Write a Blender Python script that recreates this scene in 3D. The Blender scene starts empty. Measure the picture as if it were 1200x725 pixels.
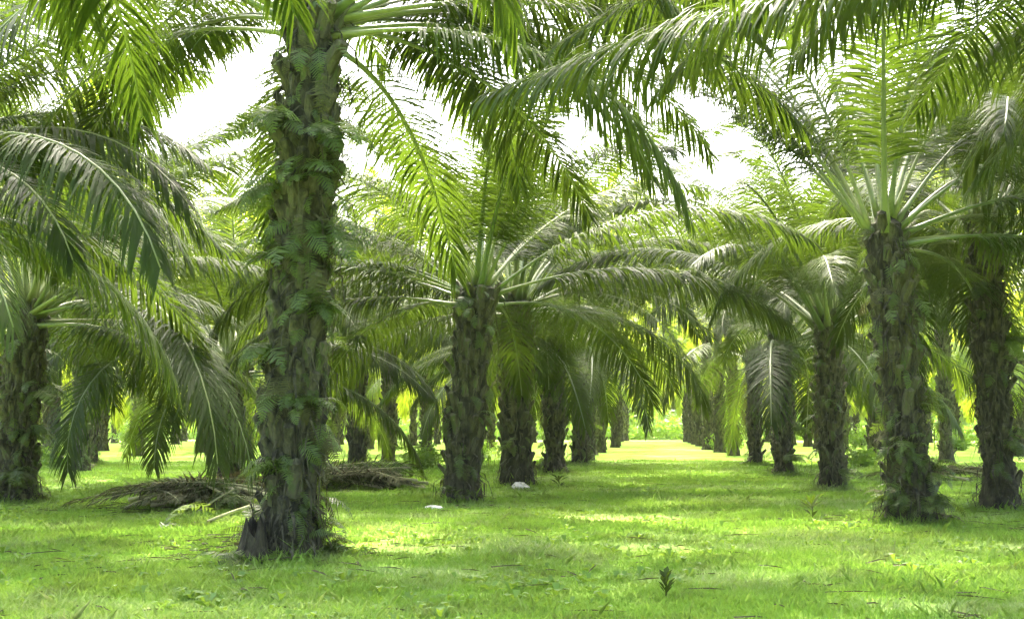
import bpy, math, random
import numpy as np
from mathutils import Vector, Matrix

sc = bpy.context.scene
COL = sc.collection
R = math.radians
rnd = random.Random(7)

# ------------------------------------------------------------------ camera, sky, sun, exposure
CAM_H, F_PX, W_PX, H_PX, VPX, HOR = 1.6, 1450.0, 1200.0, 725.0, 775.0, 500.0
YAW = math.atan((VPX - W_PX / 2) / F_PX)
PITCH = math.atan((HOR - H_PX / 2) / F_PX)
cam_d = bpy.data.cameras.new('camera')
cam = bpy.data.objects.new('camera', cam_d)
COL.objects.link(cam)
cam.location = (0, 0, CAM_H)
cam.rotation_euler = (R(90) + PITCH, 0, YAW)
cam_d.sensor_width = 36
cam_d.lens = F_PX / W_PX * 36
cam_d.clip_end = 3000
cam_d.clip_start = 0.05
sc.camera = cam

SUN_EL, SUN_AZ = R(60), R(-8)          # azimuth from +Y (away from the camera), clockwise seen from above
world = bpy.data.worlds.new('World')
sc.world = world
world.use_nodes = True
wn = world.node_tree
sky = wn.nodes.new('ShaderNodeTexSky')
sky.sky_type = 'NISHITA'
sky.sun_disc = False
sky.sun_elevation = SUN_EL
sky.sun_rotation = SUN_AZ
sky.dust_density = 8.0
sky.air_density = 1.0
sky.ozone_density = 1.0
bgn = wn.nodes['Background']
bgn.inputs['Strength'].default_value = 0.15
wn.links.new(sky.outputs[0], bgn.inputs[0])

sun_d = bpy.data.lights.new('sun', 'SUN')
sun_d.energy = 1.5
sun_d.angle = R(6)
sun_d.color = (1.0, 0.95, 0.84)
sun = bpy.data.objects.new('sun', sun_d)
COL.objects.link(sun)
sdir = Vector((math.sin(SUN_AZ) * math.cos(SUN_EL), math.cos(SUN_AZ) * math.cos(SUN_EL), math.sin(SUN_EL)))
sun.rotation_euler = sdir.to_track_quat('Z', 'Y').to_euler()
sun.location = (0, 0, 60)

vs = sc.view_settings
vs.view_transform = 'Standard'
vs.look = 'None'
vs.exposure = 3.5
vs.gamma = 1.0
vs.use_curve_mapping = False
sc.cycles.max_bounces = 10
sc.cycles.transmission_bounces = 8
sc.cycles.diffuse_bounces = 6
sc.cycles.glossy_bounces = 2
sc.cycles.use_denoising = True


# ------------------------------------------------------------------ helpers
def tag(o, label=None, cat=None, group=None, kind=None):
    if label: o['label'] = label
    if cat: o['category'] = cat
    if group: o['group'] = group
    if kind: o['kind'] = kind
    return o


def link(name, me, parent=None, loc=(0, 0, 0), rot=(0, 0, 0)):
    o = bpy.data.objects.new(name, me)
    COL.objects.link(o)
    o.location = loc
    o.rotation_euler = rot
    if parent is not None:
        o.parent = parent
    return o


def empty(name, loc, rz=0.0):
    o = bpy.data.objects.new(name, None)
    COL.objects.link(o)
    o.location = loc
    o.rotation_euler = (0, 0, rz)
    o.empty_display_size = 0.3
    return o


class MB:
    """collects vertices and faces for one mesh"""
    def __init__(self):
        self.v, self.f, self.m = [], [], []

    def add(self, verts, faces, mat=0):
        b = len(self.v)
        self.v.extend([tuple(p) for p in verts])
        self.f.extend([tuple(b + i for i in q) for q in faces])
        self.m.extend([mat] * len(faces))

    def tube(self, pts, rads, sides=6, mat=0, flat=1.0, cap=True):
        pts = [Vector(p) for p in pts]
        n = len(pts)
        verts, faces = [], []
        for i, p in enumerate(pts):
            t = (pts[min(i + 1, n - 1)] - pts[max(i - 1, 0)]).normalized()
            a = t.cross(Vector((0, 0, 1)))
            if a.length < 0.05: a = t.cross(Vector((0, 1, 0)))
            a.normalize()
            b = t.cross(a)
            for k in range(sides):
                th = 2 * math.pi * k / sides
                verts.append(p + a * (math.cos(th) * rads[i]) + b * (math.sin(th) * rads[i] * flat))
        for i in range(n - 1):
            for k in range(sides):
                k2 = (k + 1) % sides
                faces.append((i * sides + k, i * sides + k2, (i + 1) * sides + k2, (i + 1) * sides + k))
        if cap:
            faces.append(tuple(range(sides))[::-1])
            faces.append(tuple((n - 1) * sides + k for k in range(sides)))
        self.add(verts, faces, mat)

    def mesh(self, name, mats, smooth=True):
        me = bpy.data.meshes.new(name)
        me.from_pydata(self.v, [], self.f)
        for m in mats: me.materials.append(m)
        me.polygons.foreach_set('material_index', self.m)
        if smooth: me.polygons.foreach_set('use_smooth', [True] * len(self.f))
        me.update()
        return me


def vnoise(x, y, scale, seed):
    """2-D value noise in numpy, 0..1"""
    rs = np.random.RandomState(seed)
    t = rs.rand(256, 256)
    u, v = np.asarray(x) / scale + 77.3, np.asarray(y) / scale + 41.7
    i, j = np.floor(u).astype(int), np.floor(v).astype(int)
    a, b = u - i, v - j
    a, b = a * a * (3 - 2 * a), b * b * (3 - 2 * b)
    g = lambda p, q: t[p % 256, q % 256]
    return (g(i, j) * (1 - a) + g(i + 1, j) * a) * (1 - b) + (g(i, j + 1) * (1 - a) + g(i + 1, j + 1) * a) * b


def gh(x, y):
    """ground height: gentle unevenness"""
    return (vnoise(x, y, 4.0, 1) - .5) * 0.08 + (vnoise(x, y, 1.1, 2) - .5) * 0.03


def at(px, py):
    """world point where a ground feature of the photograph stands"""
    d = Vector(((px - W_PX / 2) / F_PX, (H_PX / 2 - py) / F_PX, -1.0))
    d.rotate(cam.rotation_euler)
    k = -CAM_H / d.z
    return d.x * k, d.y * k


# ------------------------------------------------------------------ materials
def mat(name):
    m = bpy.data.materials.new(name)
    m.use_nodes = True
    m.node_tree.nodes.clear()
    return m, m.node_tree.nodes, m.node_tree.links


def ramp(N, stops):
    r = N.new('ShaderNodeValToRGB')
    e = r.color_ramp.elements
    while len(e) < len(stops): e.new(0.5)
    for k, (p, c) in enumerate(stops):
        e[k].position = p
        e[k].color = (*c, 1)
    return r


def noise(N, L, scale, detail=3, rough=0.55, coord='Object', vec=None):
    n = N.new('ShaderNodeTexNoise')
    n.inputs['Scale'].default_value = scale
    n.inputs['Detail'].default_value = detail
    n.inputs['Roughness'].default_value = rough
    if vec is None:
        t = N.new('ShaderNodeTexCoord')
        vec = t.outputs[coord]
    L.new(vec, n.inputs['Vector'])
    return n


def leaf_material(name, stops, trans, tw=0.45, rough=0.42, nscale=1.3, gloss=0.5, vary=0.55):
    m, N, L = mat(name)
    out = N.new('ShaderNodeOutputMaterial')
    oi = N.new('ShaderNodeObjectInfo')
    nz = noise(N, L, nscale, 2)
    mm = N.new('ShaderNodeMath'); mm.operation = 'MULTIPLY'; mm.inputs[1].default_value = vary
    L.new(oi.outputs['Random'], mm.inputs[0])
    ma = N.new('ShaderNodeMath'); ma.operation = 'MULTIPLY_ADD'; ma.inputs[1].default_value = 1.0 - vary
    L.new(nz.outputs[0], ma.inputs[0]); L.new(mm.outputs[0], ma.inputs[2])
    r = ramp(N, stops)
    L.new(ma.outputs[0], r.inputs[0])
    p = N.new('ShaderNodeBsdfPrincipled')
    L.new(r.outputs[0], p.inputs['Base Color'])
    p.inputs['Roughness'].default_value = rough
    p.inputs['Specular IOR Level'].default_value = gloss
    tr = N.new('ShaderNodeBsdfTranslucent')
    r2 = N.new('ShaderNodeMix'); r2.data_type = 'RGBA'; r2.blend_type = 'MULTIPLY'
    r2.inputs['Factor'].default_value = 0.35
    r2.inputs['A'].default_value = (*trans, 1)
    hs = N.new('ShaderNodeMix'); hs.data_type = 'RGBA'; hs.inputs['Factor'].default_value = .5
    L.new(r.outputs[0], r2.inputs['B'])
    L.new(r2.outputs['Result'], tr.inputs['Color'])
    mx = N.new('ShaderNodeMixShader'); mx.inputs[0].default_value = tw
    N.remove(hs)
    L.new(p.outputs[0], mx.inputs[1]); L.new(tr.outputs[0], mx.inputs[2])
    L.new(mx.outputs[0], out.inputs['Surface'])
    return m


def solid_material(name, stops, nscale=6, rough=0.9, bump=0.4, bscale=40, detail=5, vary=0.0, stretch=None):
    m, N, L = mat(name)
    out = N.new('ShaderNodeOutputMaterial')
    p = N.new('ShaderNodeBsdfPrincipled')
    vec = None
    if stretch:
        t = N.new('ShaderNodeTexCoord'); mp = N.new('ShaderNodeMapping')
        mp.inputs['Scale'].default_value = stretch
        L.new(t.outputs['Object'], mp.inputs['Vector'])
        vec = mp.outputs[0]
    nz = noise(N, L, nscale, detail, 0.6, vec=vec)
    r = ramp(N, stops)
    src = nz.outputs[0]
    if vary:
        oi = N.new('ShaderNodeObjectInfo')
        ma = N.new('ShaderNodeMath'); ma.operation = 'MULTIPLY_ADD'; ma.inputs[1].default_value = vary
        sb = N.new('ShaderNodeMath'); sb.operation = 'SUBTRACT'; sb.inputs[1].default_value = vary / 2
        L.new(oi.outputs['Random'], ma.inputs[0]); L.new(src, sb.inputs[0]); L.new(sb.outputs[0], ma.inputs[2])
        src = ma.outputs[0]
    L.new(src, r.inputs[0])
    L.new(r.outputs[0], p.inputs['Base Color'])
    p.inputs['Roughness'].default_value = rough
    p.inputs['Specular IOR Level'].default_value = 0.25
    b2 = noise(N, L, bscale, 4, 0.65, vec=vec)
    bp = N.new('ShaderNodeBump'); bp.inputs['Strength'].default_value = bump; bp.inputs['Distance'].default_value = 0.03
    L.new(b2.outputs[0], bp.inputs['Height']); L.new(bp.outputs[0], p.inputs['Normal'])
    L.new(p.outputs[0], out.inputs['Surface'])
    return m


M = {}
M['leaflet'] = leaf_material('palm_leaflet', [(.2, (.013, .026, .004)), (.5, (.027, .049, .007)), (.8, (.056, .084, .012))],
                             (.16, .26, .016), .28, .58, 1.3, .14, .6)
M['leaflet_far_lit'] = leaf_material('palm_leaflet_far_lit', [(.25, (.034, .060, .007)), (.5, (.062, .102, .010)), (.8, (.10, .14, .016))],
                             (.54, .68, .045), .60, .5, .5, .3, .4)  # distant leaves coloured brighter and yellower than near ones, sunlight painted in
M['midrib'] = leaf_material('palm_midrib', [(.2, (.10, .15, .045)), (.7, (.22, .25, .09))], (.2, .25, .05), .06, .4, 2.0, .5, .5)
M['dead_leaf'] = leaf_material('dead_frond', [(.2, (.030, .034, .013)), (.5, (.060, .066, .022)), (.8, (.12, .122, .05))],
                             (.25, .2, .08), .15, .8, 2.0, .2, .6)
M['fern'] = leaf_material('fern_blade', [(.2, (.030, .055, .010)), (.6, (.060, .098, .015)), (.85, (.13, .16, .04))],
                          (.28, .42, .045), .32, .5, 5.0, .4, .5)
M['shrub'] = leaf_material('shrub_leaf', [(.2, (.06, .13, .015)), (.6, (.11, .21, .025)), (.85, (.18, .28, .05))],
                           (.4, .6, .05), .4, .5, 4.0, .4, .4)
M['bark'] = solid_material('palm_bark', [(.34, (.012, .012, .007)), (.48, (.034, .034, .018)), (.6, (.07, .068, .036)), (.70, (.055, .080, .022))],
                           5.5, .95, 1.0, 30, 7, stretch=(1, 1, .45))
M['stub'] = solid_material('leaf_base', [(.32, (.018, .018, .010)), (.46, (.052, .050, .028)), (.58, (.10, .096, .054)), (.68, (.075, .10, .032)), (.8, (.19, .19, .12))],
                           11, .92, 1.0, 45, 6, vary=.2, stretch=(1, 1, .3))
M['stone'] = solid_material('pale_stone', [(.32, (.22, .22, .14)), (.45, (.55, .54, .46)), (.7, (.76, .75, .70))], 9, .85, .8, 24)
M['stump'] = solid_material('rotten_stump', [(.36, (.008, .008, .004)), (.5, (.030, .028, .015)), (.62, (.07, .066, .036)), (.7, (.035, .06, .014))], 9, .95, 1, 40, 7, stretch=(1, 1, .35))
M['dry_stalk'] = solid_material('dry_stalk', [(.3, (.22, .22, .10)), (.7, (.42, .42, .22))], 5, .8, .3, 30)


def turf_colour(N, L, fine):
    """colour of the turf at a place: greener and yellower swards, dry pale patches; shared by soil sheet and blades"""
    a = noise(N, L, .30, 4, .6)
    b = noise(N, L, fine, 6, .72)
    ra = ramp(N, [(.32, (.160, .30, .028)), (.5, (.240, .40, .036)), (.66, (.34, .46, .048))])
    L.new(a.outputs[0], ra.inputs[0])
    rb = ramp(N, [(.30, (.070, .155, .024)), (.5, (.21, .36, .048)), (.72, (.40, .49, .13))])
    L.new(b.outputs[0], rb.inputs[0])
    m1 = N.new('ShaderNodeMix'); m1.data_type = 'RGBA'; m1.inputs['Factor'].default_value = .55
    L.new(ra.outputs[0], m1.inputs['A']); L.new(rb.outputs[0], m1.inputs['B'])
    t = N.new('ShaderNodeTexCoord'); mp = N.new('ShaderNodeMapping')
    mp.inputs['Scale'].default_value = (.22, .34, 1)
    mp.inputs['Location'].default_value = (3.1, 1.7, 0)
    L.new(t.outputs['Object'], mp.inputs['Vector'])
    d = noise(N, L, 1.0, 7, .7, vec=mp.outputs[0])
    rc = ramp(N, [(.49, (0, 0, 0)), (.66, (1, 1, 1))])
    L.new(d.outputs[0], rc.inputs[0])
    c = noise(N, L, 7, 5, .75)
    rd = ramp(N, [(.38, (.1, .1, .1)), (.62, (.95, .95, .95))]); L.new(c.outputs[0], rd.inputs[0])
    mf = N.new('ShaderNodeMath'); mf.operation = 'MULTIPLY'
    L.new(rc.outputs[0], mf.inputs[0]); L.new(rd.outputs[0], mf.inputs[1])
    # coarse olive and brownish weed growth in irregular patches
    e = noise(N, L, .9, 7, .75)
    re_ = ramp(N, [(.50, (0, 0, 0)), (.64, (.8, .8, .8))]); L.new(e.outputs[0], re_.inputs[0])
    m3 = N.new('ShaderNodeMix'); m3.data_type = 'RGBA'
    m3.inputs['B'].default_value = (.135, .185, .034, 1)
    L.new(re_.outputs[0], m3.inputs['Factor']); L.new(m1.outputs['Result'], m3.inputs['A'])
    m1 = m3
    m2 = N.new('ShaderNodeMix'); m2.data_type = 'RGBA'
    m2.inputs['B'].default_value = (.42, .47, .23, 1)
    L.new(mf.outputs[0], m2.inputs['Factor']); L.new(m1.outputs['Result'], m2.inputs['A'])
    return m2.outputs['Result'], c.outputs[0]


def ground_material():
    m, N, L = mat('grass_ground')
    out = N.new('ShaderNodeOutputMaterial')
    p = N.new('ShaderNodeBsdfPrincipled')
    col, h = turf_colour(N, L, 3.5)
    L.new(col, p.inputs['Base Color'])
    p.inputs['Roughness'].default_value = .95
    p.inputs['Specular IOR Level'].default_value = .1
    bp = N.new('ShaderNodeBump'); bp.inputs['Strength'].default_value = .9; bp.inputs['Distance'].default_value = .08
    L.new(h, bp.inputs['Height']); L.new(bp.outputs[0], p.inputs['Normal'])
    L.new(p.outputs[0], out.inputs['Surface'])
    return m


M['ground'] = ground_material()


def grass_material():
    m, N, L = mat('grass_blades')
    out = N.new('ShaderNodeOutputMaterial')
    col, h = turf_colour(N, L, 14)
    p = N.new('ShaderNodeBsdfPrincipled'); p.inputs['Roughness'].default_value = .6
    p.inputs['Specular IOR Level'].default_value = .25
    L.new(col, p.inputs['Base Color'])
    tr = N.new('ShaderNodeBsdfTranslucent'); L.new(col, tr.inputs['Color'])
    ms = N.new('ShaderNodeMixShader'); ms.inputs[0].default_value = .45
    L.new(p.outputs[0], ms.inputs[1]); L.new(tr.outputs[0], ms.inputs[2]); L.new(ms.outputs[0], out.inputs['Surface'])
    return m


M['grass'] = grass_material()

# ------------------------------------------------------------------ ground
def build_ground():
    def axis(lo, hi, near, step, grow):
        out, x, s = [0.0], 0.0, step
        while x < hi:
            x += s
            if x > near: s *= grow
            out.append(x)
        neg, x, s = [], 0.0, step
        while x > lo:
            x -= s
            if x < -near: s *= grow
            neg.append(x)
        return np.array(neg[::-1] + out)
    xs = axis(-500, 500, 40, .5, 1.25)
    ys = axis(-500, 500, 60, .5, 1.25)
    X, Y = np.meshgrid(xs, ys)
    Z = gh(X, Y)
    nx, ny = len(xs), len(ys)
    v = np.stack([X.ravel(), Y.ravel(), Z.ravel()], 1)
    i, j = np.meshgrid(np.arange(nx - 1), np.arange(ny - 1))
    a = (j * nx + i).ravel()
    f = np.stack([a, a + 1, a + nx + 1, a + nx], 1)
    me = bpy.data.meshes.new('ground')
    me.from_pydata(v.tolist(), [], f.tolist())
    me.polygons.foreach_set('use_smooth', [True] * len(f))
    me.materials.append(M['ground'])
    tag(link('ground', me), 'mown grass ground under the palms', kind='structure')


build_ground()


# ------------------------------------------------------------------ palm parts
def frond_geometry(rng, L, elev, bend, n_leaf, seg, wid, side=0.0, leaf_len=1.0, petiole=0.2, droop=1.5, power=1.4):
    """a pinnate leaf in its resting pose: starts at the origin, grows towards +X; returns (leaflet MB, midrib MB)"""
    NS = 16
    P = [Vector((0, 0, 0))]
    T = []
    for i in range(NS):
        s = (i + .5) / NS
        e = elev - bend * s ** power
        yaw = side * s
        t = Vector((math.cos(e) * math.cos(yaw), math.cos(e) * math.sin(yaw), math.sin(e)))
        T.append(t)
        P.append(P[-1] + t * (L / NS))

    def pos(s):
        u = min(s * NS, NS - 1e-4); i = int(u)
        return P[i].lerp(P[i + 1], u - i), T[i]
    twist = rng.uniform(-.5, .5)
    lv, lf = [], []
    dn = Vector((0, 0, -1))
    for k in range(n_leaf):
        for sd in (-1, 1):
            s = petiole + (1 - petiole) * (k + rng.uniform(.2, .8)) / n_leaf
            q = (s - petiole) / (1 - petiole)
            if rng.random() < .04: continue
            p, t = pos(s)
            y = Vector((-t.y, t.x, 0)).normalized()
            n = t.cross(y)
            if n.z < 0 and abs(t.z) < .98: pass
            tw = twist * q
            y2 = y * math.cos(tw) + n * math.sin(tw)
            n2 = n * math.cos(tw) - y * math.sin(tw)
            ang = R(68) - R(42) * q ** 2 + rng.gauss(0, .09)
            rise = rng.choice((.45, .15, -.15)) * (1 - .5 * q) * min(1, 1.6 / (droop + .6)) + rng.gauss(0, .08)
            d = t * math.cos(ang) + (y2 * sd * math.cos(rise) + n2 * math.sin(rise)) * math.sin(ang)
            ll = leaf_len * (.35 + .75 * math.sin(math.pi * min(1, q * .72 + .18)) ** 1.1) * rng.uniform(.85, 1.1)
            if q > .9: ll *= .8
            w0 = wid * rng.uniform(.8, 1.15)
            pts, ws = [], []
            c = p.copy()
            dd = d.normalized()
            dr = droop * rng.uniform(.5, 1.35)
            for g in range(seg + 1):
                h = g / seg
                w = w0 * (.55 + 1.2 * h if h < .35 else max(.0, 1.0 * (1 - h) / .65) ** .7) * .5
                wv = (t - dd * t.dot(dd))
                if wv.length < .05: wv = y
                wv.normalize()
                pts.append((c.copy(), wv * w))
                dd = (dd + dn * (dr * (.25 + .9 * h) / seg)).normalized()
                c = c + dd * (ll / seg)
            b = len(lv)
            for g in range(seg):
                lv.append(tuple(pts[g][0] - pts[g][1])); lv.append(tuple(pts[g][0] + pts[g][1]))
            lv.append(tuple(pts[seg][0]))
            for g in range(seg - 1):
                lf.append((b + 2 * g, b + 2 * g + 1, b + 2 * g + 3, b + 2 * g + 2))
            lf.append((b + 2 * seg - 2, b + 2 * seg - 1, b + 2 * seg))
    leaf = MB(); leaf.v = lv; leaf.f = lf; leaf.m = [0] * len(lf)
    rib = MB()
    pts, rad = [], []
    for i in range(NS + 1):
        s = i / NS
        pts.append(P[i]); rad.append(.012 + .044 * (1 - s) ** 1.2 + (.065 * max(0, 1 - s / .09)))
    rib.tube(pts, rad, 6, flat=.62)
    # spines along the petiole
    for k in range(14):
        for sd in (-1, 1):
            s = .05 + .16 * k / 14
            p, t = pos(s)
            y = Vector((-t.y, t.x, 0)).normalized() * sd
            rib.add([p + y * .035 + t * .012, p + y * .035 - t * .012, p + y * .12 + t * .05], [(0, 1, 2)])
    return leaf, rib


class FrondKind:
    def __init__(self, seed, L, elev, bend, detail, **kw):
        rng = random.Random(seed)
        n_leaf, seg, wid = {'high': (128, 4, .040), 'mid': (92, 3, .068), 'low': (44, 2, .13)}[detail]
        n_leaf = int(n_leaf * L / 6.0)
        self.leaf, self.rib = frond_geometry(rng, L, R(elev), R(bend), n_leaf, seg, wid, **kw)
        self.elev = elev
        lm = M['leaflet'] if detail == 'high' else M['leaflet_far_lit']
        if detail == 'high':
            self.me = self.leaf.mesh('frond', [lm], smooth=False)
            self.rme = self.rib.mesh('midrib', [M['midrib']])
        else:
            b = MB(); b.add(self.leaf.v, self.leaf.f, 0); b.add(self.rib.v, self.rib.f, 1)
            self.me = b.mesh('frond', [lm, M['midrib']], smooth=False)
            self.rme = None


AGES = [(80, 26, 5.2), (69, 48, 6.2), (56, 70, 6.9), (42, 80, 7.0), (27, 84, 6.7), (10, 80, 6.2), (-6, 74, 5.4)]
LIB = {}
for det, nv in (('high', 4), ('mid', 2)):
    LIB[det] = []
    for a, (e, b, L) in enumerate(AGES):
        LIB[det].append([FrondKind(100 * a + v + (7 if det == 'mid' else 0), L * rnd.uniform(.93, 1.06), e + rnd.uniform(-5, 5),
                                   b + rnd.uniform(-10, 12), det, side=rnd.uniform(-.35, .35), droop=(1.0, 1.4, 2.0, 2.6, 2.8, 2.6, 2.2)[a],
                                   leaf_len=(.9, 1.0, 1.1, 1.15, 1.15, 1.1, 1.0)[a]) for v in range(nv)])


def trunk_axis(h, lean):
    lx, ly = lean
    return lambda z: Vector((lx * (z / h) ** 1.2, ly * (z / h) ** 1.2, z))


def trunk_radius(z, h, r, flare):
    return r * (.95 + .08 * math.sin(z * 2.3 + h * 5)) + flare * math.exp(-max(z, 0) / .35) + .05 * max(0, z / h - .7)


def trunk_core(seed, h, r, lean, flare=.16, sides=22):
    rng = random.Random(seed)
    ax = trunk_axis(h, lean)
    mb = MB()
    nz = max(8, int(h / .11))
    verts, faces = [], []
    ph = rng.uniform(0, 6)
    for i in range(nz + 1):
        z = -.15 + (h + .15) * i / nz
        c = ax(max(z, 0)); c.z = z
        for k in range(sides):
            th = 2 * math.pi * k / sides
            rr = trunk_radius(z, h, r, flare) - .05
            rr *= 1 + .05 * math.sin(3 * th + ph + z) + .07 * (rng.random() - .5)
            rr += .03 * abs(math.sin(4 * th + z * 8 + ph)) * (1 if z > .2 else .4)
            verts.append((c.x + rr * math.cos(th), c.y + rr * math.sin(th), z))
    for i in range(nz):
        for k in range(sides):
            k2 = (k + 1) % sides
            faces.append((i * sides + k, i * sides + k2, (i + 1) * sides + k2, (i + 1) * sides + k))
    top = ax(h)
    verts.append((top.x, top.y, h + .25))
    for k in range(sides):
        faces.append((nz * sides + k, nz * sides + (k + 1) % sides, len(verts) - 1))
    mb.add(verts, faces, 0)
    return mb


def stub_geometry(seed):
    """a cut leaf base: wide foot on the trunk, curving up and out (+X out, +Z up)"""
    rng = random.Random(seed)
    secs = []
    out, up = rng.uniform(.10, .17), rng.uniform(.20, .32)
    for h in (0, .45, 1):
        x = -.05 + out * h ** 1.3 + .04
        z = up * h
        w = .105 * (1 - .45 * h) * rng.uniform(.9, 1.1)
        t = .055 * (1 - .45 * h)
        secs.append([(x - t, -w, z), (x + t * .7, -w * .8, z - t), (x + t * 1.1, 0, z - t * 1.3), (x + t * .7, w * .8, z - t), (x - t, w, z), (x - t * .4, 0, z + .02 * h)])
    v = [p for s in secs for p in s]
    f = []
    for i in range(2):
        for k in range(6):
            k2 = (k + 1) % 6
            f.append((i * 6 + k, i * 6 + k2, i * 6 + 6 + k2, i * 6 + 6 + k))
    f.append(tuple(12 + k for k in range(6)))
    return v, f


STUBS = [stub_geometry(k) for k in range(5)]
STUB_ME = []
for v, f in STUBS:
    b = MB(); b.add(v, f); STUB_ME.append(b.mesh('leaf_base', [M['stub']], smooth=False))


def stub_places(rng, h, r, lean, flare, n_spiral=8, z0=.45, gap=.30):
    """positions up the trunk in two crossing spirals"""
    ax = trunk_axis(h, lean)
    z, k, out = z0, 0, []
    ga = R(137.5)
    dz = gap / n_spiral
    while z < h - .05:
        if rng.random() > (.35 if z < 1.2 else .10):
            th = k * ga + rng.gauss(0, .08)
            c = ax(z)
            rr = trunk_radius(z, h, r, flare) - .07
            out.append((Vector((c.x + rr * math.cos(th), c.y + rr * math.sin(th), z + rng.gauss(0, .02))), th, rng.uniform(-.12, .25), rng.uniform(.85, 1.3)))
        z += dz; k += 1
    return out


def fibre_geometry(mb, rng, h, r, lean, flare, n):
    """hanging shreds, dry fern stalks and rootlets that make the trunk shaggy"""
    ax = trunk_axis(h, lean)
    for _ in range(n):
        z = rng.uniform(.3, h) if rng.random() > .25 else rng.uniform(.08, .7)
        th = rng.uniform(0, 2 * math.pi)
        c = ax(z)
        rr = trunk_radius(z, h, r, flare)
        o = Vector((math.cos(th), math.sin(th), 0))
        p = c + o * (rr - .04)
        ln = rng.uniform(.15, .6)
        q = p + o * rng.uniform(.05, .22) + Vector((rng.gauss(0, .07), rng.gauss(0, .07), -ln * .35))
        e = q + o * rng.uniform(-.02, .08) + Vector((rng.gauss(0, .06), rng.gauss(0, .06), -ln))
        if e.z < .02: e.z = .02
        w = Vector((-o.y, o.x, 0)) * rng.uniform(.006, .022)
        mb.add([p - w, p + w, q + w, q - w, e], [(0, 1, 2, 3), (3, 2, 4)], 1)


def fern_blade(seed, L=.6):
    rng = random.Random(seed)
    mb = MB()
    e0, bd = rng.uniform(.3, .9), rng.uniform(1.2, 2.2)
    p = Vector((0, 0, 0)); n = 9
    pts, ts = [p.copy()], []
    for i in range(n):
        s = (i + .5) / n
        e = e0 - bd * s
        t = Vector((math.cos(e), 0, math.sin(e)))
        ts.append(t); p = p + t * (L / n); pts.append(p.copy())
    mb.tube(pts, [.006 * (1 - .8 * i / n) for i in range(n + 1)], 3, cap=False)
    for i in range(1, n + 1):
        for h in (0, .5):
            u = min(n - .01, i - 1 + h)
            k = int(u)
            c = pts[k].lerp(pts[k + 1], u - k); t = ts[k]
            s = u / n
            for sd in (-1, 1):
                ll = L * .26 * math.sin(math.pi * min(1, .18 + .8 * s)) * rng.uniform(.85, 1.15)
                d = Vector((.35 * t.x, sd, .35 * t.z - rng.uniform(0, .5))).normalized()
                w = t * (L / n * .30)
                mb.add([c - w * .5, c + w * .5, c + d * ll * .6 + w * .55, c + d * ll, c + d * ll * .6 - w * .45], [(0, 1, 2, 3, 4)])
    return mb


BLADE_MB = [fern_blade(k, .55 + .1 * (k % 3)) for k in range(6)]
BLADES = [b.mesh('blade', [M['fern']], smooth=False) for b in BLADE_MB]


def growth(rng, h, r, lean, flare, n):
    """the tangle of small ferns and dead blades rooted between the leaf bases"""
    ax = trunk_axis(h, lean)
    mb = MB()
    clumps = [(rng.uniform(.05, h * .98), rng.uniform(0, 6.28)) for _ in range(max(6, n // 7))]
    for _ in range(n):
        z, th = rng.choice(clumps)
        z += rng.gauss(0, .22); th += rng.gauss(0, .35)
        if rng.random() < .15: z, th = rng.uniform(.05, h), rng.uniform(0, 6.28)
        z = min(max(z, .06), h)
        c = ax(z); rr = trunk_radius(z, h, r, flare) - .06
        dead = rng.random() < .45
        k = rng.uniform(.45, .95) if rng.random() < .45 else rng.uniform(.18, .45) * (.8 if dead else 1)
        pitch = rng.uniform(.1, 1.1) + (.5 if dead else 0)
        if z < .5: pitch = rng.uniform(-.9, .3)
        m4 = (Matrix.Translation((c.x + rr * math.cos(th), c.y + rr * math.sin(th), z)) @ Matrix.Rotation(th + rng.gauss(0, .5), 4, 'Z')
              @ Matrix.Rotation(pitch, 4, 'Y') @ Matrix.Rotation(rng.gauss(0, .4), 4, 'X') @ Matrix.Scale(k, 4))
        bl = rng.choice(BLADE_MB)
        vv = [m4 @ Vector(q) for q in bl.v]
        for q in vv: q.z = max(q.z, .01)
        mb.add(vv, bl.f, 1 if dead else 0)
    return mb.mesh('fern_growth', [M['fern'], M['dead_leaf']], smooth=False)


WITHERED = []
for k in range(4):
    lf_, rb_ = frond_geometry(random.Random(700 + k), rnd.uniform(3.6, 4.8), R(rnd.uniform(-25, 0)), R(rnd.uniform(65, 85)), 70, 3, .035, side=rnd.uniform(-.3, .3), droop=3.0, leaf_len=.8)
    WITHERED.append((lf_.mesh('frond', [M['dead_leaf']], smooth=False), rb_.mesh('midrib', [M['dry_stalk']])))


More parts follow.
